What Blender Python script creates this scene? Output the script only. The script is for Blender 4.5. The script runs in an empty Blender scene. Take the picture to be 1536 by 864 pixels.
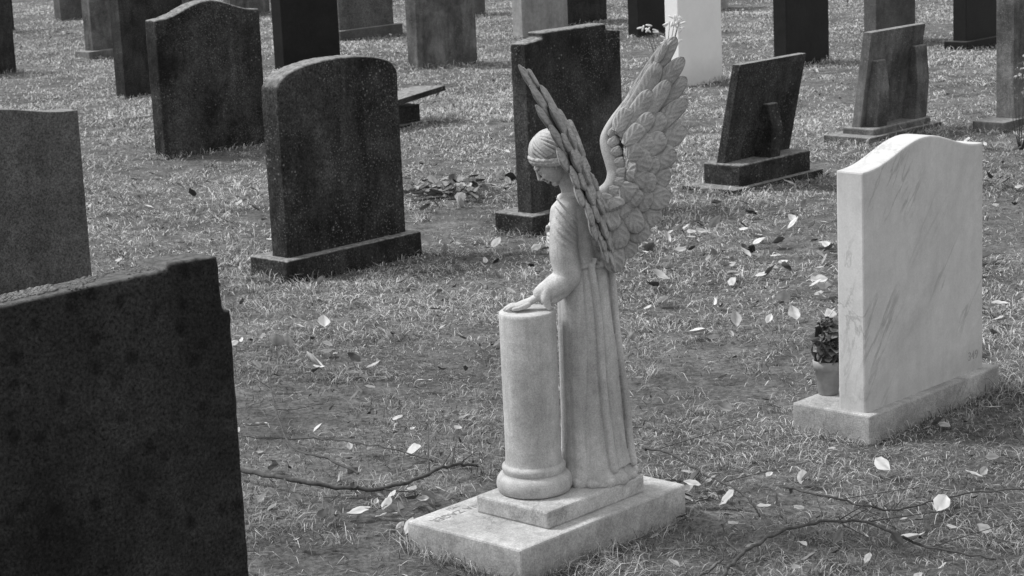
import bpy, bmesh, math, random
import numpy as np
from mathutils import Vector, Matrix, noise
random.seed(7); rng=np.random.default_rng(11)
scene=bpy.context.scene
col=scene.collection

# ------------------------------------------------------------ helpers
def link(o,parent=None):
    col.objects.link(o)
    if parent is not None: o.parent=parent
    return o
def empty(name,loc=(0,0,0),rz=0):
    e=bpy.data.objects.new(name,None); e.location=loc; e.rotation_euler=(0,0,rz); e.empty_display_size=.1
    return link(e)
def mesh_obj(name,verts,faces,mat=None,parent=None,smooth=False):
    me=bpy.data.meshes.new(name); me.from_pydata([tuple(v) for v in verts],[],faces); me.update()
    o=bpy.data.objects.new(name,me)
    if mat: me.materials.append(mat)
    if smooth: me.polygons.foreach_set('use_smooth',[True]*len(me.polygons))
    return link(o,parent)
def bm_obj(name,bm,mat=None,parent=None,smooth=True):
    me=bpy.data.meshes.new(name); bm.to_mesh(me); bm.free()
    if mat: me.materials.append(mat)
    if smooth: me.polygons.foreach_set('use_smooth',[True]*len(me.polygons))
    o=bpy.data.objects.new(name,me); return link(o,parent)

# ------------------------------------------------------------ materials
class NT:
    def __init__(s,name):
        s.m=bpy.data.materials.new(name); s.m.use_nodes=True; s.t=s.m.node_tree; s.n=s.t.nodes; s.l=s.t.links
        s.b=s.n['Principled BSDF']
    def add(s,t,**k):
        n=s.n.new(t)
        for a,v in k.items(): setattr(n,a,v)
        return n
    def noise(s,vec,scale,detail=6,rough=.6,dist=0):
        n=s.add('ShaderNodeTexNoise'); n.inputs['Scale'].default_value=scale; n.inputs['Detail'].default_value=detail
        n.inputs['Roughness'].default_value=rough; n.inputs['Distortion'].default_value=dist
        s.l.new(vec,n.inputs['Vector']); return n.outputs['Fac']
    def rng(s,v,a,b,c,d):
        n=s.add('ShaderNodeMapRange'); s.l.new(v,n.inputs[0])
        for i,x in enumerate((a,b,c,d)): n.inputs[i+1].default_value=x
        return n.outputs[0]
    def math(s,op,a,b=None):
        n=s.add('ShaderNodeMath',operation=op)
        for i,x in enumerate((a,b)):
            if x is None: continue
            if isinstance(x,(int,float)): n.inputs[i].default_value=x
            else: s.l.new(x,n.inputs[i])
        return n.outputs[0]
    def mix(s,f,a,b):
        n=s.add('ShaderNodeMix',data_type='FLOAT')
        for i,x in ((0,f),(2,a),(3,b)):
            if isinstance(x,(int,float)): n.inputs[i].default_value=x
            else: s.l.new(x,n.inputs[i])
        return n.outputs[0]
    def bump(s,h,st,dist=.01,prev=None):
        n=s.add('ShaderNodeBump'); n.inputs['Strength'].default_value=st; n.inputs['Distance'].default_value=dist
        s.l.new(h,n.inputs['Height'])
        if prev is not None: s.l.new(prev,n.inputs['Normal'])
        return n.outputs[0]
    def out(s,val,rough,normal=None,spec=.25):
        s.l.new(val,s.b.inputs['Base Color'])
        if isinstance(rough,(int,float)): s.b.inputs['Roughness'].default_value=rough
        else: s.l.new(rough,s.b.inputs['Roughness'])
        s.b.inputs['Specular IOR Level'].default_value=spec
        if normal is not None: s.l.new(normal,s.b.inputs['Normal'])
        return s.m
    def coords(s,scale=(1,1,1),rot=None):
        tc=s.add('ShaderNodeTexCoord'); oi=s.add('ShaderNodeObjectInfo')
        ad=s.add('ShaderNodeVectorMath',operation='ADD')
        mu=s.math('MULTIPLY',oi.outputs['Random'],37.0)
        s.l.new(tc.outputs['Object'],ad.inputs[0]); s.l.new(mu,ad.inputs[1]); v=ad.outputs[0]
        if rot:
            m0=s.add('ShaderNodeMapping'); m0.inputs['Rotation'].default_value=rot; s.l.new(v,m0.inputs['Vector']); v=m0.outputs[0]
        mp=s.add('ShaderNodeMapping'); mp.inputs['Scale'].default_value=scale
        s.l.new(v,mp.inputs['Vector']); return mp.outputs[0]

def stone_mat(name,lo,hi,grain=.5,lichen=.0,lval=.3,top=.0,topval=.25,streak=.0,vein=0.0,crease_shade=0.0,bump=.4,grain_scale=220,rough=.8,spec=.2,foot=0.0,spots=0.0,midamp=.25,patch=0.0):
    t=NT(name); v=t.coords()
    big=t.noise(v,5.0,8,.68); val=t.rng(big,.3,.7,lo,hi)
    if patch:
        pz=t.noise(t.coords((1.6,1.6,1.0)),2.2,7,.7,.4); val=t.math('MULTIPLY',val,t.rng(pz,.38,.62,1-patch,1+patch))
    g=t.noise(v,grain_scale,3,.7); gf=t.rng(g,.3,.7,1-grain,1+grain); val=t.math('MULTIPLY',val,gf)
    mid=t.noise(v,28,6,.7); val=t.math('MULTIPLY',val,t.rng(mid,.25,.75,1-midamp,1+midamp))
    if streak:
        vs=t.coords((22,22,2.2)); s=t.noise(vs,1.0,8,.7); val=t.math('MULTIPLY',val,t.rng(s,.4,.75,1,1-streak))
    if vein:
        v2=t.coords((5.0,5.0,.9),(0,math.radians(-42),0))
        vn=t.noise(v2,1.0,9,.6,.5); r=t.math('ABSOLUTE',t.math('SUBTRACT',vn,.5))
        mk=t.rng(t.noise(v,4.5,3,.5),.42,.62,0,1)
        ln=t.math('MULTIPLY',t.rng(r,0,.018,1,0),mk)
        val=t.math('MULTIPLY',val,t.math('SUBTRACT',1,t.math('MULTIPLY',ln,vein)))
        vn2=t.noise(t.coords((3,3,1.2),(0,math.radians(-42),0)),1.0,7,.65,.6); val=t.math('MULTIPLY',val,t.rng(vn2,.45,.75,1,1-vein*.8))
    if crease_shade:
        ge=t.add('ShaderNodeNewGeometry'); p=t.rng(ge.outputs['Pointiness'],.40,.50,1-crease_shade,1.0); val=t.math('MULTIPLY',val,p)  # AO-like shade painted into creases and grooves, driven by pointiness
    if spots:
        vo=t.add('ShaderNodeTexVoronoi'); vo.inputs['Scale'].default_value=15; t.l.new(v,vo.inputs['Vector'])
        d=t.math('ADD',vo.outputs['Distance'],t.math('MULTIPLY',t.noise(v,40,4,.6),.3))
        val=t.math('MULTIPLY',val,t.rng(d,.30,.5,1-spots,1))
    if lichen:
        vo=t.add('ShaderNodeTexVoronoi'); vo.inputs['Scale'].default_value=38; t.l.new(v,vo.inputs['Vector'])
        wn=t.noise(v,60,4,.6); d=t.math('ADD',vo.outputs['Distance'],t.math('MULTIPLY',wn,.3))
        sp=t.rng(d,.26,.36,1,0); mk=t.rng(t.noise(v,6,3,.5),.45,.62,0,1)
        vo2=t.add('ShaderNodeTexVoronoi'); vo2.inputs['Scale'].default_value=85; t.l.new(v,vo2.inputs['Vector'])
        sp2=t.rng(vo2.outputs['Distance'],.18,.30,.9,0); mk2=t.rng(t.noise(v,4,5,.65),.42,.60,0,1)
        f=t.math('MULTIPLY',t.math('MAXIMUM',t.math('MULTIPLY',sp,mk),t.math('MULTIPLY',sp2,mk2)),lichen)
        val=t.mix(f,val,lval)
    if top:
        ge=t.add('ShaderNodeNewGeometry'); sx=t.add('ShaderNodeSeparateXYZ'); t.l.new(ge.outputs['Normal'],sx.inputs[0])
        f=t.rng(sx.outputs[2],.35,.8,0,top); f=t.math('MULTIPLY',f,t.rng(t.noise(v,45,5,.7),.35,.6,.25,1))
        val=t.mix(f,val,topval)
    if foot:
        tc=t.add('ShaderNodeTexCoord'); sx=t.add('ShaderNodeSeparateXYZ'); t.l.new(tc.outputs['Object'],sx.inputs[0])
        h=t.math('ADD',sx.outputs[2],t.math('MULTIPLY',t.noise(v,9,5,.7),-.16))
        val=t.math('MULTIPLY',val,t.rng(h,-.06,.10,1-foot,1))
    n=t.bump(g,bump,.002); n=t.bump(mid,bump,.006,n)
    return t.out(val,rough,n,spec)

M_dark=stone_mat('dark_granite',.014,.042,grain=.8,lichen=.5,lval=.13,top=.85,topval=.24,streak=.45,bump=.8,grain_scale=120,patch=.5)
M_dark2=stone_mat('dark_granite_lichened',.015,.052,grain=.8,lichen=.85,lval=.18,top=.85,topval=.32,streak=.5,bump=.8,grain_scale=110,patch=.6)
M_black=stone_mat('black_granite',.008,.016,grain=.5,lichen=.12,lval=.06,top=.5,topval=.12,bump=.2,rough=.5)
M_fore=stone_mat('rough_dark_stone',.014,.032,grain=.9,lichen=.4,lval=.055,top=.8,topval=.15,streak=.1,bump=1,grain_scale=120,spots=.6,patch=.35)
M_moss=stone_mat('moss',.05,.22,grain=.6,bump=.9,grain_scale=160)
M_gray=stone_mat('grey_granite',.07,.12,grain=.75,lichen=.25,lval=.22,top=.6,topval=.34,bump=.4,grain_scale=140,patch=.2)
M_mid=stone_mat('mottled_stone',.06,.18,grain=.5,lichen=.6,lval=.3,top=.6,topval=.38,streak=.5,bump=.6,patch=.4)
M_lite=stone_mat('pale_stone',.25,.36,grain=.2,lichen=.2,lval=.2,top=.4,topval=.5,streak=.25)
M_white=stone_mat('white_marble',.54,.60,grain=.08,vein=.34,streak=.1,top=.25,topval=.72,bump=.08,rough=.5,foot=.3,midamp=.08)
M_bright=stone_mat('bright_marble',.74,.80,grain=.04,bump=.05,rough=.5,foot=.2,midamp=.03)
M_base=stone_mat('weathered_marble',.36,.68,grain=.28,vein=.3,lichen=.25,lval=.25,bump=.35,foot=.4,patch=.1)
M_angel=stone_mat('carved_marble',.38,.58,grain=.25,streak=.35,crease_shade=.65,top=.3,topval=.64,bump=.35,grain_scale=300,midamp=.18,patch=.13)
M_wing=stone_mat('carved_marble_wings',.25,.39,grain=.25,crease_shade=.8,top=.3,topval=.48,bump=.3,grain_scale=320,midamp=.15,patch=.15)
t=NT('engraving'); M_ink=t.out(t.rng(t.noise(t.coords(),90),.3,.7,.16,.28),.9)
t=NT('terracotta_pot'); M_pot=t.out(t.rng(t.noise(t.coords(),25),.3,.7,.2,.34),.85)
t=NT('soil_and_turf'); v=t.coords()
a=t.noise(v,1.3,6,.6); b=t.noise(v,55,6,.75); c=t.noise(v,9,5,.6)
val=t.math('MULTIPLY',t.rng(a,.3,.7,.085,.165),t.rng(b,.3,.7,.3,1.8)); val=t.math('MULTIPLY',val,t.rng(c,.3,.7,.6,1.4))
M_ground=t.out(val,.95,t.bump(b,.8,.02),.1)
def attr_mat(name,rough=.7,spec=.2,trans=0,scale=1):
    t=NT(name); at=t.add('ShaderNodeAttribute'); at.attribute_name='tint'
    val=t.math('MULTIPLY',at.outputs['Fac'],scale)
    return t.out(val,rough,None,spec)
M_grass=attr_mat('grass_blades',.8,.12)
M_leaf=attr_mat('dry_leaves',.6,.3)
M_foliage=attr_mat('pot_foliage',.6,.3)
t=NT('twig_bark'); M_bark=t.out(t.rng(t.noise(t.coords(),60),.3,.7,.04,.10),.9)
t=NT('petals'); M_petal=t.out(t.rng(t.noise(t.coords(),60),.3,.7,.6,.8),.6)

# ------------------------------------------------------------ terrain
def gh(x,y):
    return .014*np.sin(x*1.7+.6*y)+.010*np.sin(y*2.3-1.1*x+1)+.006*np.sin(5.1*x+2)*np.sin(4.3*y)-.012
def ghf(x,y): return float(gh(np.float64(x),np.float64(y)))
def axis(lo,hi,step,far):
    a=list(np.arange(lo,hi+1e-6,step)); pre=[]; s=step; x=lo
    while x>-far: s*=1.35; x-=s; pre.append(x)
    post=[]; s=step; x=hi
    while x<far: s*=1.35; x+=s; post.append(x)
    return np.array(pre[::-1]+a+post)
xs=axis(-9,9,.12,220); ys=axis(2,28,.12,220)
GX,GY=np.meshgrid(xs,ys); GZ=gh(GX,GY)
V=np.stack([GX,GY,GZ],-1).reshape(-1,3); nx=len(xs); ny=len(ys)
idx=np.arange(nx*ny).reshape(ny,nx)
F=np.stack([idx[:-1,:-1],idx[:-1,1:],idx[1:,1:],idx[1:,:-1]],-1).reshape(-1,4)
ground=mesh_obj('ground',V.tolist(),F.tolist(),M_ground,smooth=True)

# ------------------------------------------------------------ gravestones
YAW=math.radians(46.4)
foot=[]
wt=bpy.data.textures.new('weathering','CLOUDS'); wt.noise_scale=.035; wt.noise_depth=3
def frame(yaw): return Vector((math.cos(yaw),math.sin(yaw),0)),Vector((-math.sin(yaw),math.cos(yaw),0))
def prism(name,prof,y0,y1,mat,parent,bev=.004,lean=0.0,worn=0):
    n=len(prof); vs=[(x,y0,z) for x,z in prof]+[(x,y1,z) for x,z in prof]
    fs=[list(range(n)),list(range(2*n-1,n-1,-1))]+[[i,i+n,(i+1)%n+n,(i+1)%n] for i in range(n)]
    o=mesh_obj(name,vs,fs,mat,parent)
    bm=bmesh.new(); bm.from_mesh(o.data); bmesh.ops.recalc_face_normals(bm,faces=bm.faces); bm.to_mesh(o.data); bm.free()
    m=o.modifiers.new('bev','BEVEL'); m.width=bev; m.segments=2; m.limit_method='ANGLE'; m.angle_limit=math.radians(35)
    if worn:
        r=o.modifiers.new('re','REMESH'); r.mode='VOXEL'; r.voxel_size=worn; r.use_smooth_shade=True
        s=o.modifiers.new('sm','SMOOTH'); s.factor=.5; s.iterations=1
        d=o.modifiers.new('dp','DISPLACE'); d.texture=wt; d.strength=.0055; d.mid_level=.5; d.texture_coords='LOCAL'
    return o
def boxprof(x0,x1,z0,z1): return [(x0,z0),(x1,z0),(x1,z1),(x0,z1)]
def top_flat(w,h): return [(w,h),(0,h)]
def top_arch(w,h,rise,n=24,sh=0.012):
    p=[(w,h)]
    for i in range(1,n):
        a=math.pi*i/n; p.append((w/2+(w/2-sh)*math.cos(a),h+.004+rise*math.sin(a)**.85))
    p.append((0,h)); return p
def top_ogee(w,h,rise,n=24):
    p=[]
    for i in range(n+1):
        s=1-i/n; p.append((w*s,h+rise*(.5-.5*math.cos(2*math.pi*s))**1.15))
    return p
def gravestone(pos,w,thick,h,top='flat',rise=.06,mat=None,base=None,bmat=None,yaw=YAW,corner='L',name='gravestone',lean=0.0,bev=.005,prof=None,worn=0):
    mat=mat or M_dark
    X,Yd=frame(yaw); p=Vector((pos[0],pos[1],0))
    if corner=='R': p=p-X*w
    e=empty(name,p,yaw)
    tp={'flat':lambda:top_flat(w,h),'arch':lambda:top_arch(w,h,rise),'ogee':lambda:top_ogee(w,h,rise)}[top]() if prof is None else prof
    s=prism('headstone',[(0,-.06),(w,-.06)]+tp,0,thick,mat,e,bev,worn=worn)
    if lean: s.rotation_euler=(lean,0,0)
    x0,x1,y0,y1=0,w,0,thick
    if base:
        bl,br,bf,bb,bh=base
        x0,x1,y0,y1=-bl,w+br,-bf,thick+bb
        prism('plinth_block',boxprof(x0,x1,-.06,bh),y0,y1,bmat or mat,e,.006,worn=worn)
    foot.append((e.location.copy(),yaw,x0,x1,y0,y1))
    return e

w=.80
fp=[(w,.735),(w-.022,.735),(w-.025,.868),(w-.165,.874),(w-.170,.861),(.17,.858),(.165,.872),(.025,.868),(.022,.735),(0,.735)]
fg=gravestone((-.665,4.915),w,.10,.86,mat=M_fore,corner='R',prof=fp,yaw=math.radians(45),worn=.006)
bm=bmesh.new()
for i in range(1300):
    x=random.uniform(.17,w-.17); y=.003+.094*random.random()
    if noise.noise(Vector((x*14,y*14,1)))<-.12+.35*(y<.03): continue
    r=random.uniform(.0015,.006)
    m=Matrix.Translation((x,y,.859))@Matrix.Rotation(random.uniform(0,3),4,'Z')@Matrix.Diagonal((r*random.uniform(.8,1.8),r*random.uniform(.8,1.5),r*.8,1))
    bmesh.ops.create_icosphere(bm,subdivisions=1,radius=1,matrix=m)
mo=bm_obj('moss_crust',bm,M_moss,fg)
gravestone((-1.70,8.50),.86,.11,.80,'ogee',.05,M_gray,corner='R')
gravestone((-.945,8.93),.70,.11,.80,'arch',.09,M_dark2,base=(.05,.05,.045,.09,.075),worn=.007)
gravestone((-2.027,12.64),.80,.11,.82,'ogee',.085,M_dark2,worn=.009)
gravestone((-1.765,17.33),.62,.12,.95,'flat',0,M_black)
gravestone((-2.85,16.1),.60,.12,.85,'ogee',.06,M_dark)
gravestone((-3.69,19.36),.60,.12,.9,'flat',0,M_mid,base=(.08,.05,.05,.05,.05))
gravestone((-4.2,18.5),.7,.12,.85,'arch',.08,M_dark,corner='R')
gravestone((-1.02,20.6),.7,.12,.8,'flat',0,M_gray,base=(.05,.06,.06,.06,.07),corner='R')
gravestone((-.667,17.07),.68,.12,.85,'arch',.08,M_mid)
gravestone((.20,19.3),.62,.12,.85,'flat',0,M_lite)
gravestone((.62,20.2),.6,.12,.85,'flat',0,M_dark)
w=.67
ip=[(w,.86),(w-.10,.872),(w-.10,.90),(.12,.90),(.12,.872),(0,.86)]
gravestone((.112,9.78),w,.10,.86,mat=M_dark2,prof=ip,base=(.05,.05,.05,.10,.07),worn=.007)
we=gravestone((1.028,6.085),.66,.095,.80,'ogee',.062,M_white,base=(.02,.05,.03,.155,.08),bmat=M_base,bev=.006)
gravestone((1.26,15.16),.50,.12,.88,'flat',0,M_bright)
gravestone((1.22,18.9),.40,.12,.85,'flat',0,M_black)
gravestone((2.13,15.94),.55,.12,.9,'flat',0,M_black)
gravestone((3.04,17.3),.58,.12,.85,'flat',0,M_gray)
gravestone((3.66,16.8),.47,.12,.85,'flat',0,M_black,base=(.05,.05,.04,.05,.05))
gravestone((2.97,12.35),.55,.12,.80,'arch',.05,M_mid,base=(.18,.05,.04,.05,.05))
for (x,y,w_,h_,m) in [(-5.6,22.5,.6,.8,M_dark),(-4.9,24,.6,.8,M_gray),(-3.9,25,.6,.85,M_mid),(-2.9,23.2,.55,.5,M_mid),(-1.9,24.2,.6,.7,M_gray),(-.35,21.8,.3,.6,M_gray),
                    (.9,24.0,.6,.8,M_dark),(2.05,21.6,.42,.5,M_lite),(3.0,24,.6,.8,M_black),(3.3,22.6,.5,.42,M_mid),(4.6,22.4,.6,.8,M_gray),(5.6,23.5,.6,.8,M_dark),(6.2,20.0,.6,.8,M_mid),(-6,19,.6,.8,M_mid),(5.0,15.5,.6,.8,M_dark),(-5,14,.6,.8,M_gray)]:
    gravestone((x,y),w_,.12,h_,random.choice(['flat','arch','ogee']),.06,m)

def slanted(pos,w,panel_h,base_h,depth,lean,mat,butt,bmat=None,apron=True,name='slanted_gravestone',thick=.05):
    e=empty(name,(pos[0],pos[1],0),YAW)
    if apron: prism('apron_slab',boxprof(-.10,w+.06,-.05,.022),-.035,depth+.06,bmat or mat,e,.004)
    prism('plinth_block',boxprof(0,w,.0,base_h),0,depth,bmat or mat,e,.006,worn=.008)
    L=math.sin(lean)*panel_h; H=math.cos(lean)*panel_h
    y0=depth*.50; z0=base_h-.004
    def sideprism(nm,yz,x0,x1,bv=.004):
        n=len(yz); vs=[(x0,y,z) for y,z in yz]+[(x1,y,z) for y,z in yz]
        fs=[list(range(n)),list(range(2*n-1,n-1,-1))]+[[i,i+n,(i+1)%n+n,(i+1)%n] for i in range(n)]
        o=mesh_obj(nm,vs,fs,mat,e)
        b=bmesh.new(); b.from_mesh(o.data); bmesh.ops.recalc_face_normals(b,faces=b.faces); b.to_mesh(o.data); b.free()
        m=o.modifiers.new('bev','BEVEL'); m.width=bv; m.segments=2
    sideprism('leaning_panel',[(y0,z0),(y0+thick,z0),(y0+thick-L,z0+H),(y0-L,z0+H+.0)],.02,w-.02)
    for (bx,bw,bh) in butt:
        Lb=L*bh; Hb=H*bh
        sideprism('buttress',[(y0+.01-.0,z0+.001),(.018,z0+.001),(.018-.02,z0+Hb*.55),(y0-Lb-.028,z0+Hb),(y0-Lb+.01,z0+Hb)],bx,bx+bw,.006)
    foot.append((e.location.copy(),YAW,-.1 if apron else 0,w+.06,-.03,depth))
slanted((1.17,10.55),.60,.52,.13,.24,math.radians(13),M_dark2,[(.27,.09,.55)])
slanted((2.11,12.1),.60,.56,.06,.22,math.radians(9),M_mid,[(.06,.10,.7),(.46,.12,.78)],thick=.06)
e=empty('low_slanted_marker',(-.78,13.35,0),YAW)
prism('plinth_block',boxprof(0,.5,-.05,.02),0,.22,M_dark2,e)
prism('support_block',boxprof(.05,.40,.018,.13),.05,.18,M_dark,e)
o=prism('desk_top',boxprof(-.02,.52,0,.035),-.08,.22,M_dark2,e); o.location=(0,0,.15); o.rotation_euler=(math.radians(-4),math.radians(-6),0)
foot.append((e.location.copy(),YAW,0,.5,0,.22))

def text(name,body,size,mat,parent,loc,rot,ext=.0006):
    c=bpy.data.curves.new(name,'FONT'); c.body=body; c.size=size; c.extrude=ext; c.align_x='CENTER'; c.align_y='CENTER'
    o=bpy.data.objects.new(name,c); c.materials.append(mat); o.location=loc; o.rotation_euler=rot; return link(o,parent)
t=NT('shallow_engraving'); M_ink2=t.out(t.rng(t.noise(t.coords(),90),.3,.7,.26,.38),.9)
text('grave_number','349',.040,M_ink2,we,(.60,-.0002,.13),(math.pi/2,0,0))

# ------------------------------------------------------------ angel statue
AY=math.radians(47)
SX,SY=frame(AY)
angel=empty('angel_statue',(0,0,0),0)
def to_parts(o,loc,rz): o.location=loc; o.rotation_euler=(0,0,rz)
F0=Vector((-.006,4.992,0))
o=prism('grave_slab',boxprof(0,.655,-.05,.080),0,.40,M_base,angel,.006); to_parts(o,F0,AY)
foot.append((F0,AY,0,.655,0,.40))
P0=Vector((.065,5.138,0))
o=prism('statue_plinth',boxprof(0,.385,.0,.127),0,.25,M_base,angel,.006); 
to_parts(o,P0,AY); 
for v_ in o.data.vertices:
    if v_.co.z<.05: v_.co.z=.079
def loc2(p0,x,y,z=0): return p0+SX*x+SY*y+Vector((0,0,z))
tx=text('plinth_number','339',.030,M_ink2,angel,loc2(P0,.05,-.0004,.103),(math.pi/2,0,AY))
for i,(s,sz,yy) in enumerate([('ANNA ZAGER',.036,.340),('1921',.024,.376)]):
    text('slab_inscription',s,sz,M_ink,angel,loc2(F0,.145,yy,.0802),(0,0,AY+math.pi))

def lathe(bm,prof,c,seg=48):
    rings=[]
    for r,z in prof:
        rings.append([bm.verts.new((c[0]+r*math.cos(2*math.pi*k/seg),c[1]+r*math.sin(2*math.pi*k/seg),c[2]+z)) for k in range(seg)])
    for a,b in zip(rings,rings[1:]):
        for k in range(seg): bm.faces.new((a[k],a[(k+1)%seg],b[(k+1)%seg],b[k]))
    bm.faces.new(rings[0][::-1]); bm.faces.new(rings[-1])
CC=(.036,5.333)
pr=[(.085,.127),(.094,.131),(.0985,.142),(.0995,.152),(.097,.164),(.090,.174),(.081,.179),(.0805,.181),(.0825,.186),(.0835,.192),(.0825,.198),(.077,.202),(.0745,.206),(.0735,.215),(.0725,.24),(.0725,.42),(.0735,.597),(.0725,.604),(.069,.607)]
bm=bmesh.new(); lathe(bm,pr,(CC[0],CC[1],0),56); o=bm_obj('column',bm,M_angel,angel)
m=o.modifiers.new('es','EDGE_SPLIT'); m.split_angle=math.radians(50)

def tube(bm,pts,rad,seg=16,ref=Vector((0,1,0)),caps=True):
    pts=[Vector(p) for p in pts]; rings=[]
    for i,p in enumerate(pts):
        d=(pts[min(i+1,len(pts)-1)]-pts[max(i-1,0)]).normalized()
        a=(ref-d*ref.dot(d)); 
        if a.length<1e-3: a=Vector((0,0,1))-d*d.z
        a.normalize(); b=d.cross(a)
        r=rad[i]; ra,rb=(r if isinstance(r,tuple) else (r,r))
        rings.append([bm.verts.new(p+a*ra*math.cos(2*math.pi*k/seg)+b*rb*math.sin(2*math.pi*k/seg)) for k in range(seg)])
    for A,B in zip(rings,rings[1:]):
        for k in range(seg): bm.faces.new((A[k],A[(k+1)%seg],B[(k+1)%seg],B[k]))
    bm.faces.new(rings[0][::-1]); bm.faces.new(rings[-1])
    if caps:
        for i in (0,-1):
            r=rad[i]; r=min(r) if isinstance(r,tuple) else r
            bmesh.ops.create_icosphere(bm,subdivisions=2,radius=r*.99,matrix=Matrix.Translation(pts[i]))
def smoothpath(pts,rad,n=6):
    out=[];ro=[]
    P=[Vector(p) for p in pts]
    for i in range(len(P)-1):
        p0=P[max(i-1,0)];p1=P[i];p2=P[i+1];p3=P[min(i+2,len(P)-1)]
        for k in range(n):
            s=k/n
            out.append(.5*((2*p1)+(p2-p0)*s+(2*p0-5*p1+4*p2-p3)*s*s+(3*p1-p0-3*p2+p3)*s**3))
            a,b=rad[i],rad[i+1]
            ro.append(tuple(x+(y-x)*s for x,y in zip(a,b)) if isinstance(a,tuple) else a+(b-a)*s)
    out.append(P[-1]); ro.append(rad[-1]); return out,ro
def ell(bm,c,r,rot=None,sub=3):
    M=Matrix.Translation(c)@(rot.to_4x4() if rot else Matrix.Identity(4))@Matrix.Diagonal((r[0],r[1],r[2],1))
    bmesh.ops.create_icosphere(bm,subdivisions=sub,radius=1,matrix=M)
def remesh(o,vox,it=4,fac=.5):
    bm=bmesh.new(); bm.from_mesh(o.data); bmesh.ops.recalc_face_normals(bm,faces=bm.faces); bm.to_mesh(o.data); bm.free()
    m=o.modifiers.new('re','REMESH'); m.mode='VOXEL'; m.voxel_size=vox; m.use_smooth_shade=True
    s=o.modifiers.new('sm','SMOOTH'); s.factor=fac; s.iterations=it

LAT=Vector((.68,.73,0)); FAC=Vector((-.73,.68,0))
bm=bmesh.new()
R=[(.127,.203,5.425,.108,.098),(.150,.203,5.425,.106,.096),(.175,.201,5.425,.098,.088),(.22,.200,5.424,.091,.081),(.30,.198,5.422,.087,.076),(.45,.193,5.42,.081,.069),(.58,.189,5.418,.077,.064),
   (.66,.187,5.415,.073,.060),(.70,.186,5.413,.068,.056),(.73,.183,5.412,.067,.055),(.78,.177,5.41,.074,.057),(.83,.171,5.405,.080,.055),(.862,.168,5.402,.074,.046),(.882,.168,5.401,.046,.034),(.90,.166,5.40,.028,.026)]
Rz=[r[0] for r in R]
zs=list(np.linspace(.127,.90,130)); seg=180; rings=[]
for z in zs:
    cx,cy,a,b=[float(np.interp(z,Rz,[r[k] for r in R])) for k in (1,2,3,4)]
    amp=float(np.interp(z,[.127,.2,.55,.66,.71,.76,.87,.88],[.012,.011,.0090,.0075,.004,.0025,.0015,0]))
    ring=[]
    for k in range(seg):
        th=2*math.pi*k/seg
        ph=th+.16*math.sin(z*5+th*2)+.10*math.sin(z*13+th)*max(0,.6-z)+(1.5*(z-.71) if z>.71 else 0)
        fo=abs(math.cos(ph*3.5+.9))**.45+.30*abs(math.cos(ph*6.5+1.3+1.5*z))**.7-.85
        d=amp*fo
        p=Vector((cx,cy,z))+LAT*(a+d)*math.cos(th)+FAC*(b+d)*math.sin(th)
        ring.append(bm.verts.new(p))
    rings.append(ring)
for A,B in zip(rings,rings[1:]):
    for k in range(seg): bm.faces.new((A[k],A[(k+1)%seg],B[(k+1)%seg],B[k]))
bm.faces.new(rings[0][::-1]); bm.faces.new(rings[-1])
for k in range(14):
    th=2*math.pi*k/14+.2
    c=Vector((.203,5.425,.136))+LAT*.098*math.cos(th)+FAC*.088*math.sin(th)
    ell(bm,c,(.020,.020,.012+.008*random.random()),sub=2)
for off,wd,dp in ((-.030,.0085,.008),(.004,.022,.004),(.040,.0085,.008)):
    pts=[]; 
    for z in np.linspace(.715,.17,16):
        b=float(np.interp(z,Rz,[r[4] for r in R])); cx=float(np.interp(z,Rz,[r[1] for r in R])); cy=float(np.interp(z,Rz,[r[2] for r in R]))
        pts.append(Vector((cx,cy,z))-FAC*(b+.003)+LAT*(off*(1+.35*(.7-z))+.003*math.sin(z*17+off*50)))
    tube(bm,pts,[(wd*(.8+.5*i/15),dp*1.3) for i in range(16)],12,ref=LAT)
pts=[Vector((.186,5.413,.712+.004*math.sin(3*a)))+LAT*.069*math.cos(a)+FAC*.057*math.sin(a) for a in np.linspace(0,2*math.pi,33)]
tube(bm,pts,[.006]*33,8,ref=Vector((0,0,1)))
bk=Vector((.186,5.413,.712))-FAC*.062
ell(bm,bk,(.012,.012,.012),sub=2)
for s in (-1,1):
    tube(bm,[bk,bk+LAT*s*.022+Vector((0,0,.014)),bk+LAT*s*.034+Vector((0,0,.0)),bk+LAT*s*.012+Vector((0,0,-.006))],[.005,.007,.008,.005],8)
S=Vector((.146,5.366,.852)); E=Vector((.142,5.342,.690))
p,r=smoothpath([S+Vector((.018,.02,.008)),S,(.138,5.352,.80),(.136,5.345,.745),E,(.105,5.336,.662),(.076,5.334,.648)],[.030,.034,.036,.037,.036,.031,.024])
tube(bm,p,r,24)
p,r=smoothpath([(.150,5.345,.715),(.135,5.342,.668),(.108,5.338,.640),(.092,5.336,.626)],[(.026,.026),(.026,.026),(.022,.020),(.018,.012)])
tube(bm,p,r,18)
p,r=smoothpath([(.090,5.318,.660),(.084,5.312,.640),(.092,5.312,.616)],[.012,.012,.008]); tube(bm,p,r,12)
pts=[Vector((.078,5.334,.645))+Vector((.10,0,.35)).normalized()*.024*math.sin(a)+Vector((0,1,0))*.024*math.cos(a)+Vector((-.003*math.sin(a),0,0)) for a in np.linspace(0,2*math.pi,25)]
tube(bm,pts,[.0035]*25,8,ref=Vector((1,0,0)),caps=False)
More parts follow.
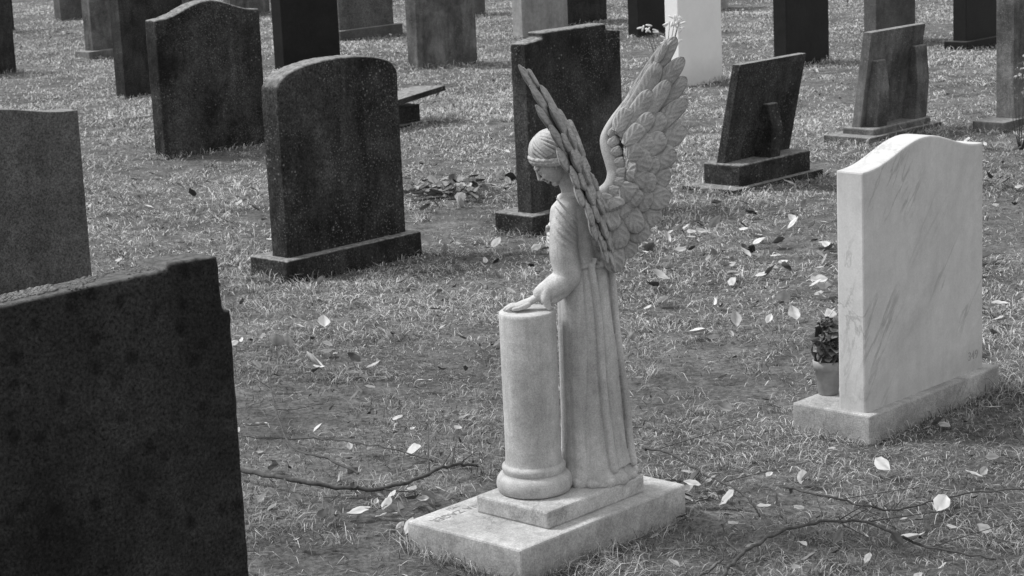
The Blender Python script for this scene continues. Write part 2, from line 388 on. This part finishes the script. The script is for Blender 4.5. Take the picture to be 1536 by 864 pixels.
for k in range(8):
    z1=.70+.018*k; a0=-2.9+.10*k; dz=.035+.006*k
    pts=[Vector((.138+.002*math.sin(q*3),5.348,z1+dz*(1-q)**1.4))+Vector((math.cos(a0+2.2*q),math.sin(a0+2.2*q),0))*.0345 for q in np.linspace(0,1,11)]
    tube(bm,pts,[.001+.0036*math.sin(math.pi*min(1,q*1.0)) for q in np.linspace(0,1,11)],8,ref=Vector((0,0,1)),caps=False)
p,r=smoothpath([(.19,5.43,.86),(.213,5.462,.842),(.205,5.495,.775),(.185,5.500,.735),(.140,5.468,.748),(.112,5.43,.768)],[.028,.032,.034,.034,.026,.018])
tube(bm,p,r,20)
ell(bm,(.155,5.385,.862),(.036,.034,.024)); ell(bm,(.195,5.435,.862),(.034,.034,.022))
pts=[Vector((.163,5.399,.889+.004*math.cos(a)))+Vector((math.cos(a),math.sin(a),0))*.032 for a in np.linspace(0,2*math.pi,25)]
tube(bm,pts,[.006]*25,8,ref=Vector((0,0,1)))
ell(bm,Vector((.172,5.408,.80))+FAC*.040-LAT*.028,(.027,.027,.027)); ell(bm,Vector((.172,5.408,.80))+FAC*.040+LAT*.028,(.027,.027,.027))
HC=Vector((.115,5.378,.992))
p,r=smoothpath([(.170,5.402,.872),(.160,5.398,.905),(.145,5.388,.945),(.134,5.381,.980)],[.034,.0235,.022,.024]); tube(bm,p,r,20)
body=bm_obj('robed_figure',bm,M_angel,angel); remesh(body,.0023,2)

ang=math.radians(42)
f=Vector((-math.cos(ang),.06,-math.sin(ang))).normalized(); s_=Vector((0,-1,0)); s_=(s_-f*s_.dot(f)).normalized(); u_=f.cross(s_); 
if u_.z<0: u_=-u_
RM=Matrix((f,s_,u_)).transposed()
def H(a,b,c): return HC+f*a+s_*b+u_*c
bm=bmesh.new()
ell(bm,H(-.006,0,.014),(.049,.039,.045),RM,4)
ell(bm,H(.018,0,-.016),(.034,.031,.044),RM,4)
ell(bm,H(.018,0,-.036),(.028,.024,.024),RM,3)
ell(bm,H(.038,0,-.054),(.011,.012,.010),RM,2)
ell(bm,H(.044,0,.006),(.010,.025,.006),RM,2)
tube(bm,[H(.050,0,.004),H(.0555,0,-.008),H(.062,0,-.020),H(.056,0,-.025)],[.0035,.0042,.0055,.005],10,caps=True)
for s in (-1,1):
    ell(bm,H(.039,.017*s,-.022),(.012,.011,.012),RM,2)
    ell(bm,H(.0435,.0145*s,-.004),(.006,.0075,.0038),RM,2)
    ell(bm,H(.056,.0045*s,-.0235),(.004,.004,.003),RM,2)
    tube(bm,[H(.0505,.006*s,.0095),H(.047,.016*s,.0105),H(.038,.026*s,.006)],[.0025,.0028,.002],8)
    tube(bm,[H(.006,.031*s,-.026),H(.000,.034*s,-.018),H(-.002,.036*s,-.008),H(.004,.036*s,-.004),H(.008,.033*s,-.012)],[.003,.0035,.0035,.003,.0025],8)
ell(bm,H(.0525,0,-.0335),(.0045,.0095,.0028),RM,2); ell(bm,H(.0505,0,-.0400),(.0048,.0085,.0032),RM,2)
head=bm_obj('head',bm,M_angel,angel); remesh(head,.0013,2)
bm=bmesh.new()
ell(bm,H(-.012,0,.020),(.050,.0435,.046),RM,4)
ell(bm,H(-.030,0,-.010),(.030,.038,.030),RM,3)
def hs(th,ph,k=1.0):
    return H(-.011+.0515*k*math.sin(ph)*math.cos(th),.0445*k*math.sin(ph)*math.sin(th),.020+.0475*k*math.cos(ph))
for j in range(46):
    th=-math.pi+2*math.pi*j/46
    end=1.42+.35*(1-math.cos(th))*.5+.25*abs(math.sin(th))
    pts=[hs(th+.10*math.sin(q*3+j)+.35*q*(1 if th>0 else -1)*math.sin(abs(th)),.12+(end-.12)*q,1.0+.02*math.sin(q*7+j*1.7)) for q in np.linspace(0,1,12)]
    tube(bm,pts,[.0014+.0024*min(1,q*2.2) for q in np.linspace(0,1,12)],6,ref=f,caps=False)
for s in (-1,1):
    for rr,off in ((.0060,0),(.0050,.009),(.0042,-.007)):
        pts=[H(.043-off*.3,.0*s,.030+off),H(.040-off*.3,.018*s,.026+off),H(.026,.035*s,.014+off),H(.008,.0435*s,-.002+off),H(-.014,.0435*s,-.018+off),H(-.036,.030*s,-.030+off),H(-.048,.0,-.030+off)]
        p,r=smoothpath(pts,[rr]*7,5); r=[x*(1+.22*math.sin(i*1.9)) for i,x in enumerate(r)]
        tube(bm,p,r,8)
ell(bm,H(-.048,0,-.024),(.014,.020,.016),RM,3)
hair=bm_obj('hair',bm,M_angel,angel); remesh(hair,.0013,1)

def finger(bm,root,dirs,lens,r0,r1):
    pts=[Vector(root)]
    for d,l in zip(dirs,lens): pts.append(pts[-1]+Vector(d).normalized()*l)
    p,r=smoothpath(pts,[r0+(r1-r0)*i/(len(pts)-1) for i in range(len(pts))],4)
    tube(bm,p,r,10)
bm=bmesh.new()
p,r=smoothpath([(.092,5.335,.650),(.066,5.334,.640),(.045,5.333,.630),(.022,5.333,.6225),(.008,5.333,.619)],[(.016,.014),(.013,.011),(.017,.010),(.021,.009),(.018,.007)]); tube(bm,p,r,16,ref=Vector((0,1,0)))
for (yo,l,spread) in ((-.0165,.026,-.10),(-.006,.033,-.03),(.005,.031,.04),(.0155,.024,.12)):
    finger(bm,(.010,5.333+yo,.6185),[(-1,spread,.08),(-1,spread,-.28),(-1,spread*.7,-.55)],[l*.42,l*.33,l*.28],.0060,.0042)
finger(bm,(.040,5.316,.624),[(-.75,-.55,-.15),(-.95,-.2,-.25),(-1,-.02,-.1)],[.016,.014,.012],.0072,.0050)
h1=bm_obj('hand_on_column',bm,M_angel,angel); remesh(h1,.0012,1)
bm=bmesh.new()
q=Vector((.112,5.428,.768))
p,r=smoothpath([q+Vector((.02,.02,-.006)),q,q+Vector((-.008,-.022,.006)),q+Vector((-.008,-.040,.008))],[(.014,.011),(.012,.010),(.010,.018),(.009,.017)]); tube(bm,p,r,14,ref=Vector((1,0,0)))
for (zo,l) in ((.016,.028),(.006,.034),(-.004,.031),(-.013,.025)):
    finger(bm,q+Vector((-.010,-.038,.008+zo)),[(-.15,-1,.1),(.25,-1,-.05),(.7,-1,-.1)],[l*.42,l*.33,l*.28],.0058,.0042)
finger(bm,q+Vector((-.012,-.016,.022)),[(-.1,-.5,.8),(0,-.8,.6),(.1,-1,.2)],[.014,.013,.010],.0062,.0045)
h2=bm_obj('hand_at_chest',bm,M_angel,angel); remesh(h2,.0013,2)
bm=bmesh.new()
for s in (-1,1):
    c=Vector((.203,5.425,.139))+FAC*.085+LAT*.03*s
    p,r=smoothpath([c-FAC*.04,c,c+FAC*.022],[.014,.013,.009]); tube(bm,p,r,12)
ft=bm_obj('feet',bm,M_angel,angel); remesh(ft,.002,2)

# wings (carving template units -> metres)
K=.00172
def board(a,b): return (K*((a-768)-.045*(b-432)), 1.8-K*(665.3+.978*((b-432)+.045*(a-768))))
RX,RZ=board(893,297)
WY=5.405
def wing3(a,b,lift=0.0,near=False):
    X,Z=board(a,b); dx=X-RX; dz=Z-RZ
    u=min(1,max(0,(dz+.15)/.40)); u=u*u*(3-2*u)
    Y=WY+.020+(.31 if near else .30)*dz+(.09 if near else .04)*max(dz,0)*dx/.2+.85*max(0,dx)**2*(1-.65*u)
    n=Vector((-.15,-1,.30)).normalized()
    return Vector((X*(1+.06*dz),Y,Z-(.012*max(dz,0)/.4 if near else 0)))+n*lift
T=[(1012,60),(1023,84),(1029,110),(1032,140),(1031,170),(1025,203),(1014,236),(1009,268),(1006,298),(999,326),(983,352),(962,371),(945,393),(922,411),(902,396)]
B=[(925,202),(932,212),(937,220),(941,229),(943,238),(944,247),(943,256),(941,265),(938,273),(934,281),(929,289),(923,297),(915,304),(908,311),(899,318)]
def interp(poly,t):
    k=t*(len(poly)-1); i=min(int(k),len(poly)-2); s=k-i
    return (poly[i][0]+(poly[i+1][0]-poly[i][0])*s,poly[i][1]+(poly[i+1][1]-poly[i][1])*s)
def build_wing(is_near):
    bm=bmesh.new(); rr=random.Random(9)
    def feather(b,t,wid,lift0,lift1,ph,bend=0,thick=6.5,nl=40,nc=16,groove=1.0):
        bx,by=b; tx_,ty=t; dx,dy=tx_-bx,ty-by; L=math.hypot(dx,dy); ux,uy=dx/L,dy/L; px,py=-uy,ux
        per=rr.uniform(10,14); swp=rr.uniform(1.5,2.3)
        grid=[]
        for side in (1,-1):
            g=[]
            for i in range(nl+1):
                s=i/nl
                wv=wid*.5*(min(1,.55+s*1.6))*(math.sqrt(max(0,1-max(0,(s-.72)/.28)**2.1)))
                cb=bend*math.sin(s*math.pi)
                row=[]
                for j in range(nc+1):
                    c=-1+2*j/nc
                    x=bx+dx*s+px*(c*wv+cb); y=by+dy*s+py*(c*wv+cb)
                    prof=(1-abs(c)**2.6)**.5
                    h=thick*K*.5*prof*(min(1,(1-s)*7+.1))
                    if side>0:
                        h+=.0020*math.exp(-(c/.13)**2)*(1-s*.5)*groove
                        h+=groove*.0015*math.cos(2*math.pi*(s*L/per-abs(c)*swp+ph))*min(1,abs(c)*3.5)*(1-abs(c)**6)
                    row.append(bm.verts.new(wing3(x,y,lift0+(lift1-lift0)*s+side*h,is_near)))
                g.append(row)
            grid.append(g)
        for sd,g in enumerate(grid):
            for i in range(nl):
                for j in range(nc):
                    q=(g[i][j],g[i][j+1],g[i+1][j+1],g[i+1][j]); bm.faces.new(q if sd else q[::-1])
        a,b_=grid
        for i in range(nl):
            bm.faces.new((a[i][0],a[i+1][0],b_[i+1][0],b_[i][0])); bm.faces.new((a[i][nc],b_[i][nc],b_[i+1][nc],a[i+1][nc]))
        for j in range(nc):
            bm.faces.new((a[nl][j],a[nl][j+1],b_[nl][j+1],b_[nl][j])); bm.faces.new((a[0][j],b_[0][j],b_[0][j+1],a[0][j+1]))
    N=13
    for i in range(N):
        q=i/(N-1); b=interp(B,q); t=interp(T,q)
        t=(t[0]+rr.uniform(-3,2),t[1]+rr.uniform(-3,3))
        feather(b,t,29 if q<.3 else 38,.000+.004*(i%2),.001+.008*(i%2),rr.random(),bend=-5*(1-2*q) if q<.5 else 3,nl=70,thick=8)
    rows=[(10,.0,.70,35,.016,.017,0),(9,.04,.47,33,.025,.027,0),(7,.0,.27,30,.033,.034,0)]
    for n,off,frac,wd,l0,l1,b0 in rows:
        for i in range(n):
            q=(i+off*8)/(n-1+.2); q=min(q,1)
            b=interp(B,q); t=interp(T,q); fr=frac*(1.0+.11*rr.uniform(-1,1))
            tt=(b[0]+(t[0]-b[0])*fr+rr.uniform(-4,4),b[1]+(t[1]-b[1])*fr+rr.uniform(-4,4))
            feather(b,tt,wd*(.9 if q<.3 else 1.0)*rr.uniform(.88,1.1),l0,l1+.006*(i%2),rr.random(),bend=rr.uniform(-3,3),nl=44,thick=10,groove=.75)
    for row,(ox,oy,lf) in enumerate(((0,0,.024),(-9,5,.020))):
        for i in range(13):
            q=i/12; a=interp([(902,296),(916,284),(925,270),(924,254),(918,236),(912,220),(913,204),(924,186),(940,162),(962,130),(984,98)],q)
            feather((a[0]+ox*(1-.7*q),a[1]+oy*(1-.7*q)),(a[0]+ox*(1-.7*q)+13+5*(1-q),a[1]-12+20*(1-q)-16*q),19-7*q,lf-.012*q,lf+.002-.014*q,rr.random(),nl=20,nc=12,thick=5.5,groove=.4)
    for i,(b,t) in enumerate([((892,312),(888,362)),((897,316),(900,376)),((888,306),(878,338)),((903,312),(915,385)),((893,305),(893,340)),((900,305),(908,350))]):
        feather(b,t,23,.006+.003*i,.008+.003*i,rr.random(),nl=36)
    arm=[(889,300),(902,292),(916,280),(921,262),(916,242),(909,222),(908,206),(918,184),(938,156),(964,120),(986,90),(1004,66)]
    pts=[wing3(a,b,.006,is_near) for a,b in arm]
    p,r=smoothpath(pts,[.017,.019,.020,.019,.018,.016,.014,.011,.009,.007,.005,.003],5)
    tube(bm,p,r,14,ref=Vector((0,1,0)))
    return bm
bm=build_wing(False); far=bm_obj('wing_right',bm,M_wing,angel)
bm=build_wing(True)
MP=Vector((RX-.004,WY,0)); nrm=Vector((.69,.724,0))
for v_ in bm.verts:
    d=(v_.co-MP).dot(nrm); v_.co=v_.co-2*d*nrm
bmesh.ops.reverse_faces(bm,faces=bm.faces[:])
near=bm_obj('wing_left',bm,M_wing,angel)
bm=bmesh.new()
p,r=smoothpath([(.172,5.405,.80),(.200,5.396,.85),(RX-.004,WY+.01,RZ+.004),(RX+.01,WY+.02,RZ+.005)],[.022,.022,.017,.014]); tube(bm,p,r,14)
p,r=smoothpath([(.18,5.405,.76),(.205,5.385,.83),(RX-.012,WY-.012,RZ+.01),(RX-.014,WY-.015,RZ+.028)],[.018,.018,.015,.010]); tube(bm,p,r,14)
o=bm_obj('wing_roots',bm,M_angel,angel); remesh(o,.0025,2)

# ------------------------------------------------------------ flower pot by the white stone
pot=empty('potted_plant',(.955,6.325,.081))
bm=bmesh.new(); lathe(bm,[(.030,0),(.031,.002),(.040,.078),(.0455,.080),(.047,.105),(.044,.107),(.041,.104),(.040,.095),(.038,.094)],(0,0,0),32); bm_obj('pot',bm,M_pot,pot)
def leaf_cloud(name,parent,center,rad,n,size,lo,hi,mat,rnd=rng,round_=True):
    vs=[];fs=[];tint=[]
    for i in range(n):
        d=rnd.normal(size=3); d/=np.linalg.norm(d); rr=rnd.uniform(.35,1)**.5
        c=Vector(center)+Vector((d[0]*rad[0],d[1]*rad[1],d[2]*rad[2]))*rr
        nrm_=(Vector(d)+Vector(rnd.normal(size=3))*.5+Vector((0,0,.4))).normalized(); a=nrm_.orthogonal().normalized(); a.rotate(Matrix.Rotation(rnd.uniform(0,6.28),3,nrm_)); b=nrm_.cross(a)
        s=size*rnd.uniform(.6,1.2); k=len(vs); tv=rnd.uniform(lo,hi)
        vs.append(c-nrm_*s*.15); tint.append(tv*.6)
        m=9
        for j in range(m):
            th=2*math.pi*j/m; w_=s*(1+.18*math.cos(th*4.5))*.5
            vs.append(c+a*w_*math.cos(th)*1.1+b*w_*math.sin(th)+nrm_*s*.12*math.sin(th*3)); tint.append(tv)
        for j in range(m): fs.append((k,k+1+j,k+1+(j+1)%m))
    o=mesh_obj(name,vs,fs,mat,parent); at=o.data.attributes.new('tint','FLOAT','POINT'); at.data.foreach_set('value',tint); return o
leaf_cloud('foliage',pot,(.006,0,.158),(.050,.050,.070),130,.044,.04,.24,M_foliage)
leaf_cloud('blossom',pot,(-.004,-.006,.228),(.022,.022,.014),30,.018,.05,.25,M_foliage)

fl=empty('flowering_plant',(1.08,14.2,0))
bm=bmesh.new(); bmp=bmesh.new(); rr=random.Random(3)
for i in range(9):
    x=rr.uniform(-.14,.12); z=rr.uniform(.36,.56)
    tube(bm,[(0,0,0),(x*.3,0,z*.5),(x,rr.uniform(-.05,.05),z)],[.005,.004,.002],6)
    for k in range(4):
        a=rr.uniform(0,6.28); ell(bmp,(x+.03*math.cos(a),.02*math.sin(a),z+.02*math.sin(a*2)),(.024,.008,.007),Matrix.Rotation(a,3,'Y'),2)
bm_obj('stems',bm,M_bark,fl); bm_obj('petals',bmp,M_petal,fl)
sh=empty('bare_shrub',(2.80,11.5,0)); bm=bmesh.new()
for i in range(9):
    x=rr.uniform(-.06,.14); y=rr.uniform(-.1,.1); z=rr.uniform(.25,.5)
    tube(bm,[(x*.1,y*.1,0),(x*.6,y*.6,z*.5),(x,y,z)],[.003,.002,.001],5)
bm_obj('twigs',bm,M_bark,sh)
leaf_cloud('leaves',sh,(0.05,0,.38),(.10,.1,.14),60,.028,.2,.5,M_foliage)

# ------------------------------------------------------------ fallen branches
def branch(name,pts,r0,r1,lift=.025,side=0):
    bm=bmesh.new(); P=[(x,y,ghf(x,y)+lift+.012*math.sin(i*2.1)) for i,(x,y) in enumerate(pts)]
    p,r=smoothpath(P,[r0+(r1-r0)*i/(len(P)-1) for i in range(len(P))],8)
    p=[q+Vector((random.uniform(-1,1),random.uniform(-1,1),random.uniform(-1,1)))*.004 for q in p]
    tube(bm,p,r,8)
    for k in range(side):
        i=random.randrange(4,len(p)-4); d=(p[i+2]-p[i]).normalized(); n=Vector((-d.y,d.x,.4))*random.choice((-1,1)); L=random.uniform(.06,.2)
        e1=p[i]+(d*.7+n*.6)*L*.5; e2=p[i]+(d*1.1+n*.9)*L; e2.z=max(e2.z,ghf(e2.x,e2.y)+.02)
        tube(bm,[p[i],e1,e2],[r[i]*.5,r[i]*.4,.0008],6)
    return bm_obj(name,bm,M_bark)
branch('fallen_branch',[(-.85,5.98),(-.643,5.77),(-.45,5.72),(-.305,5.77),(-.193,5.875),(-.12,5.93)],.0075,.004,.035,6)
branch('fallen_branch',[(-.45,5.74),(-.56,5.90),(-.678,6.14),(-.773,6.6),(-.84,7.08)],.0040,.0026,.065,4)
branch('fallen_branch',[(-.25,5.95),(-.42,6.1),(-.60,6.3),(-.85,6.32)],.0028,.0015,.04,3)
branch('fallen_branch',[(.36,5.98),(.42,5.9),(.52,5.72),(.60,5.50),(.62,5.3)],.0042,.0027,.05,4)
branch('fallen_branch',[(.44,4.8),(.503,4.96),(.58,5.15),(.715,5.26),(.873,5.26),(1.0,5.12),(1.15,4.97)],.0056,.003,.045,8)
branch('fallen_branch',[(.72,5.6),(.85,5.45),(1.0,5.42),(1.2,5.5),(1.45,5.45)],.0034,.002,.04,6)
branch('fallen_branch',[(.30,4.75),(.42,4.9),(.50,5.1),(.52,5.3)],.003,.0018,.04,4)

# ------------------------------------------------------------ leaves
def leaves():
    L=[]
    ex=[(-.82,6.45,.085),(-.62,6.42,.05),(-.31,6.98,.06),(-.49,6.87,.05),(-.64,7.78,.065),(-.72,7.9,.06),(-.81,7.83,.055),(-.865,7.55,.085),(-.83,7.62,.07),(-.706,7.24,.09),(-.68,7.18,.06),(-.306,6.08,.07),
        (1.02,5.76,.065),(1.25,5.64,.055),(1.12,5.45,.06),(.987,5.14,.085),(1.037,7.7,.075),(.445,5.5,.06),(-.44,5.5,.07),(-.06,9.4,.07),(.69,9.2,.07),(.47,5.62,.05),(-.36,5.42,.06),(-.30,5.35,.06),(-.33,5.5,.05)]
    for x,y,s in ex: L.append((x,y,s,random.uniform(.46,.66),.038))
    r=random.Random(21)
    def blob(cx,cy,sx,sy,n,lo,hi,s0=.03,s1=.065):
        for i in range(n): L.append((r.gauss(cx,sx),r.gauss(cy,sy),r.uniform(s0,s1)*.95,r.uniform(lo,hi) if r.random()<.55 else r.uniform(.03,.2),.033))
    blob(1.0,8.9,.35,.7,110,.40,.68,.045,.09); blob(1.6,8.0,.4,.8,90,.38,.62,.04,.08); blob(1.3,5.6,.35,.45,42,.36,.6,.025,.06)
    blob(-.37,10.9,.17,.14,130,.12,.5,.05,.09); blob(-.45,5.5,.14,.12,30,.2,.5); blob(-.7,7.6,.25,.4,24,.4,.64,.03,.07)
    blob(-.95,11.2,.6,.8,60,.38,.6,.035,.08); blob(.2,8.9,.35,.4,40,.3,.6); blob(2.3,10.6,.8,.8,120,.38,.62,.035,.085); blob(.42,5.55,.08,.15,26,.2,.5)
    blob(.75,5.2,.25,.2,22,.3,.6,.025,.05); blob(-1.2,9.8,.4,.5,25,.38,.6); blob(-.2,7.3,.5,.7,22,.05,.5,.025,.05)
    for i in range(560):
        y=r.uniform(4.6,22); x=r.uniform(-.27,.27)*y; L.append((x,y,r.uniform(.022,.055),r.uniform(.05,.55),.027))
    for i in range(900):
        y=r.uniform(4.6,15); x=r.uniform(-.27,.27)*y; L.append((x,y,r.uniform(.010,.028),r.uniform(.025,.12),.022))
    vs=[];fs=[];ti=[]
    for x,y,s,tv,lf in L:
        if any((lambda dx,dy:(x0-.02<dx*math.cos(yw)+dy*math.sin(yw)<x1+.02) and (y0-.02<-dx*math.sin(yw)+dy*math.cos(yw)<y1+.02))(x-p.x,y-p.y) for (p,yw,x0,x1,y0,y1) in foot): continue
        yaw=r.uniform(0,6.28); tilt=r.gauss(0,.45); ro=r.gauss(0,.4); curl=r.uniform(-.5,1.5); k=len(vs)
        M=Matrix.Translation((x,y,ghf(x,y)+lf+r.uniform(-.008,.008)))@Matrix.Rotation(yaw,4,'Z')@Matrix.Rotation(tilt,4,'Y')@Matrix.Rotation(ro,4,'X')
        wr=r.uniform(.20,.38); nl=6
        for i in range(nl+1):
            q=i/nl; wv=s*wr*math.sin(math.pi*min(1,q*1.0)**.8)**.9 if 0<i<nl else 0.0005
            for c in (-1,-.5,0,.5,1):
                z=abs(c)*wv*.5*curl+s*.22*curl*(q-.5)**2*2+r.uniform(-1,1)*s*.03
                vs.append(M@Vector((s*(q-.5),c*wv*(1+.15*r.uniform(-1,1)),z))); ti.append(tv*(.7 if c==0 else 1)*r.uniform(.75,1.1))
        for i in range(nl):
            for j in range(4): a=k+i*5+j; fs.append((a,a+1,a+6,a+5))
    o=mesh_obj('fallen_leaves',vs,fs,M_leaf,smooth=True); at=o.data.attributes.new('tint','FLOAT','POINT'); at.data.foreach_set('value',ti)
leaves()

# ------------------------------------------------------------ grass (one mesh)
def vnoise(x,y,s,seed):
    g=np.random.default_rng(seed).random((64,64)); X=(x*s)%64; Y=(y*s)%64; i=X.astype(int)%64; j=Y.astype(int)%64; fx=X-np.floor(X); fy=Y-np.floor(Y)
    fx=fx*fx*(3-2*fx); fy=fy*fy*(3-2*fy); i2=(i+1)%64; j2=(j+1)%64
    return (g[i,j]*(1-fx)+g[i2,j]*fx)*(1-fy)+(g[i,j2]*(1-fx)+g[i2,j2]*fx)*fy
bx=[];by=[]
for y0 in np.arange(3.9,27,.25):
    w_=.30*y0+.9; dens=11000*(5/max(y0,5))**1.22; n=int(dens*.25*2*w_)
    bx.append(rng.uniform(-w_,w_,n)); by.append(rng.uniform(y0,y0+.25,n))
bx=np.concatenate(bx); by=np.concatenate(by); tall=np.ones(len(bx))
for (p,yw,x0,x1,y0,y1) in foot:
    n=int(900*(x1-x0+y1-y0)*(6/max(p.y,6))**.8); per=rng.uniform(0,1,n); side=rng.integers(0,4,n); off=rng.exponential(.018,n)+.003
    lx=np.where(side<2,x0+(x1-x0)*per,np.where(side==2,x0-off,x1+off)); ly=np.where(side<2,np.where(side==0,y0-off,y1+off),y0+(y1-y0)*per)
    bx=np.append(bx,p.x+lx*math.cos(yw)-ly*math.sin(yw)); by=np.append(by,p.y+lx*math.sin(yw)+ly*math.cos(yw)); tall=np.append(tall,rng.uniform(1.1,2.3,n))
nt_=420; cy_=rng.uniform(4.2,16,nt_); cx_=rng.uniform(-.28,.28,nt_)*cy_
for i in range(nt_):
    n=int(rng.integers(15,60)); bx=np.append(bx,cx_[i]+rng.normal(0,.022,n)); by=np.append(by,cy_[i]+rng.normal(0,.022,n)); tall=np.append(tall,rng.uniform(1.2,2.1,n))
keep=np.ones(len(bx),bool)
for (p,yw,x0,x1,y0,y1) in foot:
    dx=bx-p.x; dy=by-p.y; lx=dx*math.cos(yw)+dy*math.sin(yw); ly=-dx*math.sin(yw)+dy*math.cos(yw)
    keep&=~((lx>x0-.001)&(lx<x1+.001)&(ly>y0-.001)&(ly<y1+.001))
pn=vnoise(bx,by,1.6,1)*.40+vnoise(bx,by,5,2)*.35+vnoise(bx,by,14,4)*.25
keep&=(rng.random(len(bx))<np.clip((pn-.29)*3.2,.08,1))|(tall>1.05)
bx,by,tall,pn=bx[keep],by[keep],tall[keep],pn[keep]; n=len(bx)
h=rng.uniform(.012,.034,n)*(.5+.9*vnoise(bx,by,4,3))*tall
wd=.00082*(np.maximum(by,5)/5)**.80*rng.uniform(.6,1.5,n)
clx=(vnoise(bx,by,13,8)-.5)*1.3; cly=(vnoise(bx,by,13,9)-.5)*1.3
lean=rng.uniform(.2,2.6,n)*(1/np.sqrt(tall)); az=rng.uniform(0,2*np.pi,n)
lx=np.cos(az)*lean+clx; ly=np.sin(az)*lean+cly
z=gh(bx,by)-.004
waz=rng.uniform(0,np.pi,n); wx=np.cos(waz)*wd; wy=np.sin(waz)*wd
V=np.zeros((n,5,3),np.float32)
V[:,0]=np.stack([bx-wx,by-wy,z],1); V[:,1]=np.stack([bx+wx,by+wy,z],1)
mx=bx+lx*h*.4; my=by+ly*h*.4; mz=z+h*.62
V[:,2]=np.stack([mx-wx*.85,my-wy*.85,mz],1); V[:,3]=np.stack([mx+wx*.85,my+wy*.85,mz],1)
V[:,4]=np.stack([bx+lx*h*1.15,by+ly*h*1.15,z+h*(1.0-.26*np.minimum(lean,2.2))],1)
me=bpy.data.meshes.new('grass'); me.vertices.add(n*5); me.vertices.foreach_set('co',V.reshape(-1))
base=(np.arange(n)*5)[:,None]
loops=np.concatenate([base+np.array([[0,1,3,2]]),base+np.array([[2,3,4]])],1).astype(np.int32)
me.loops.add(n*7); me.loops.foreach_set('vertex_index',loops.reshape(-1))
me.polygons.add(n*2); ls=np.stack([np.arange(n)*7,np.arange(n)*7+4],1).astype(np.int32); me.polygons.foreach_set('loop_start',ls.reshape(-1))
me.update(calc_edges=True); me.validate()
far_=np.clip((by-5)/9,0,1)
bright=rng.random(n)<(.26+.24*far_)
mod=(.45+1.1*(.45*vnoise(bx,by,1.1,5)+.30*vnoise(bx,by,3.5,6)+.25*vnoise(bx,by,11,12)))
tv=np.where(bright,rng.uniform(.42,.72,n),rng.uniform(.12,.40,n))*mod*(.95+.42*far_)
tv=np.minimum(tv,.8)
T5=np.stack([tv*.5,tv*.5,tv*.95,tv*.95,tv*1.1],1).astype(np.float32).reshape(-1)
at=me.attributes.new('tint','FLOAT','POINT'); at.data.foreach_set('value',T5)
me.materials.append(M_grass); g=bpy.data.objects.new('grass',me); link(g)
print('blades',n)

# ------------------------------------------------------------ light, sky, camera
sd=Vector((-.97,.22,0)).normalized(); el=math.radians(50)
to_sun=Vector((sd.x*math.cos(el),sd.y*math.cos(el),math.sin(el)))
L=bpy.data.lights.new('sun','SUN'); L.energy=3.6; L.angle=math.radians(15); L.color=(1,1,1)
so=bpy.data.objects.new('sun',L); so.rotation_euler=to_sun.to_track_quat('Z','Y').to_euler(); so.location=(-5,5,8); link(so)
w=bpy.data.worlds.new('World'); scene.world=w; w.use_nodes=True; nt=w.node_tree
sk=nt.nodes.new('ShaderNodeTexSky'); sk.sky_type='NISHITA'; sk.sun_disc=False; sk.sun_elevation=el; sk.sun_rotation=math.atan2(to_sun.x,to_sun.y)
sk.dust_density=4
bw=nt.nodes.new('ShaderNodeRGBToBW'); nt.links.new(sk.outputs[0],bw.inputs[0]); bg=nt.nodes['Background']
tc=nt.nodes.new('ShaderNodeTexCoord'); no=nt.nodes.new('ShaderNodeTexNoise'); no.inputs['Scale'].default_value=2.2; no.inputs['Detail'].default_value=6; nt.links.new(tc.outputs['Generated'],no.inputs['Vector'])
mr=nt.nodes.new('ShaderNodeMapRange'); nt.links.new(no.outputs['Fac'],mr.inputs[0]); 
for i,x in enumerate((.3,.7,4.5,8.5)): mr.inputs[i+1].default_value=x
mx_=nt.nodes.new('ShaderNodeMix'); mx_.data_type='FLOAT'; mx_.inputs[0].default_value=.75; nt.links.new(bw.outputs[0],mx_.inputs[2]); nt.links.new(mr.outputs[0],mx_.inputs[3])  # cloud noise mixed into the unseen sky, added to lift the fill light
nt.links.new(mx_.outputs[0],bg.inputs[0]); bg.inputs[1].default_value=.15
cam=bpy.data.cameras.new('camera'); cam.lens=75; cam.sensor_width=36; cam.clip_end=600
cam.dof.use_dof=True; cam.dof.focus_distance=5.6; cam.dof.aperture_fstop=18
co=bpy.data.objects.new('camera',cam); link(co)
co.matrix_world=Matrix.Translation((0,0,1.8))@Matrix.Rotation(math.radians(78),4,'X')@Matrix.Rotation(-.045,4,'Z')
scene.camera=co
scene.view_settings.view_transform='Standard'; scene.view_settings.look='None'; scene.view_settings.exposure=0
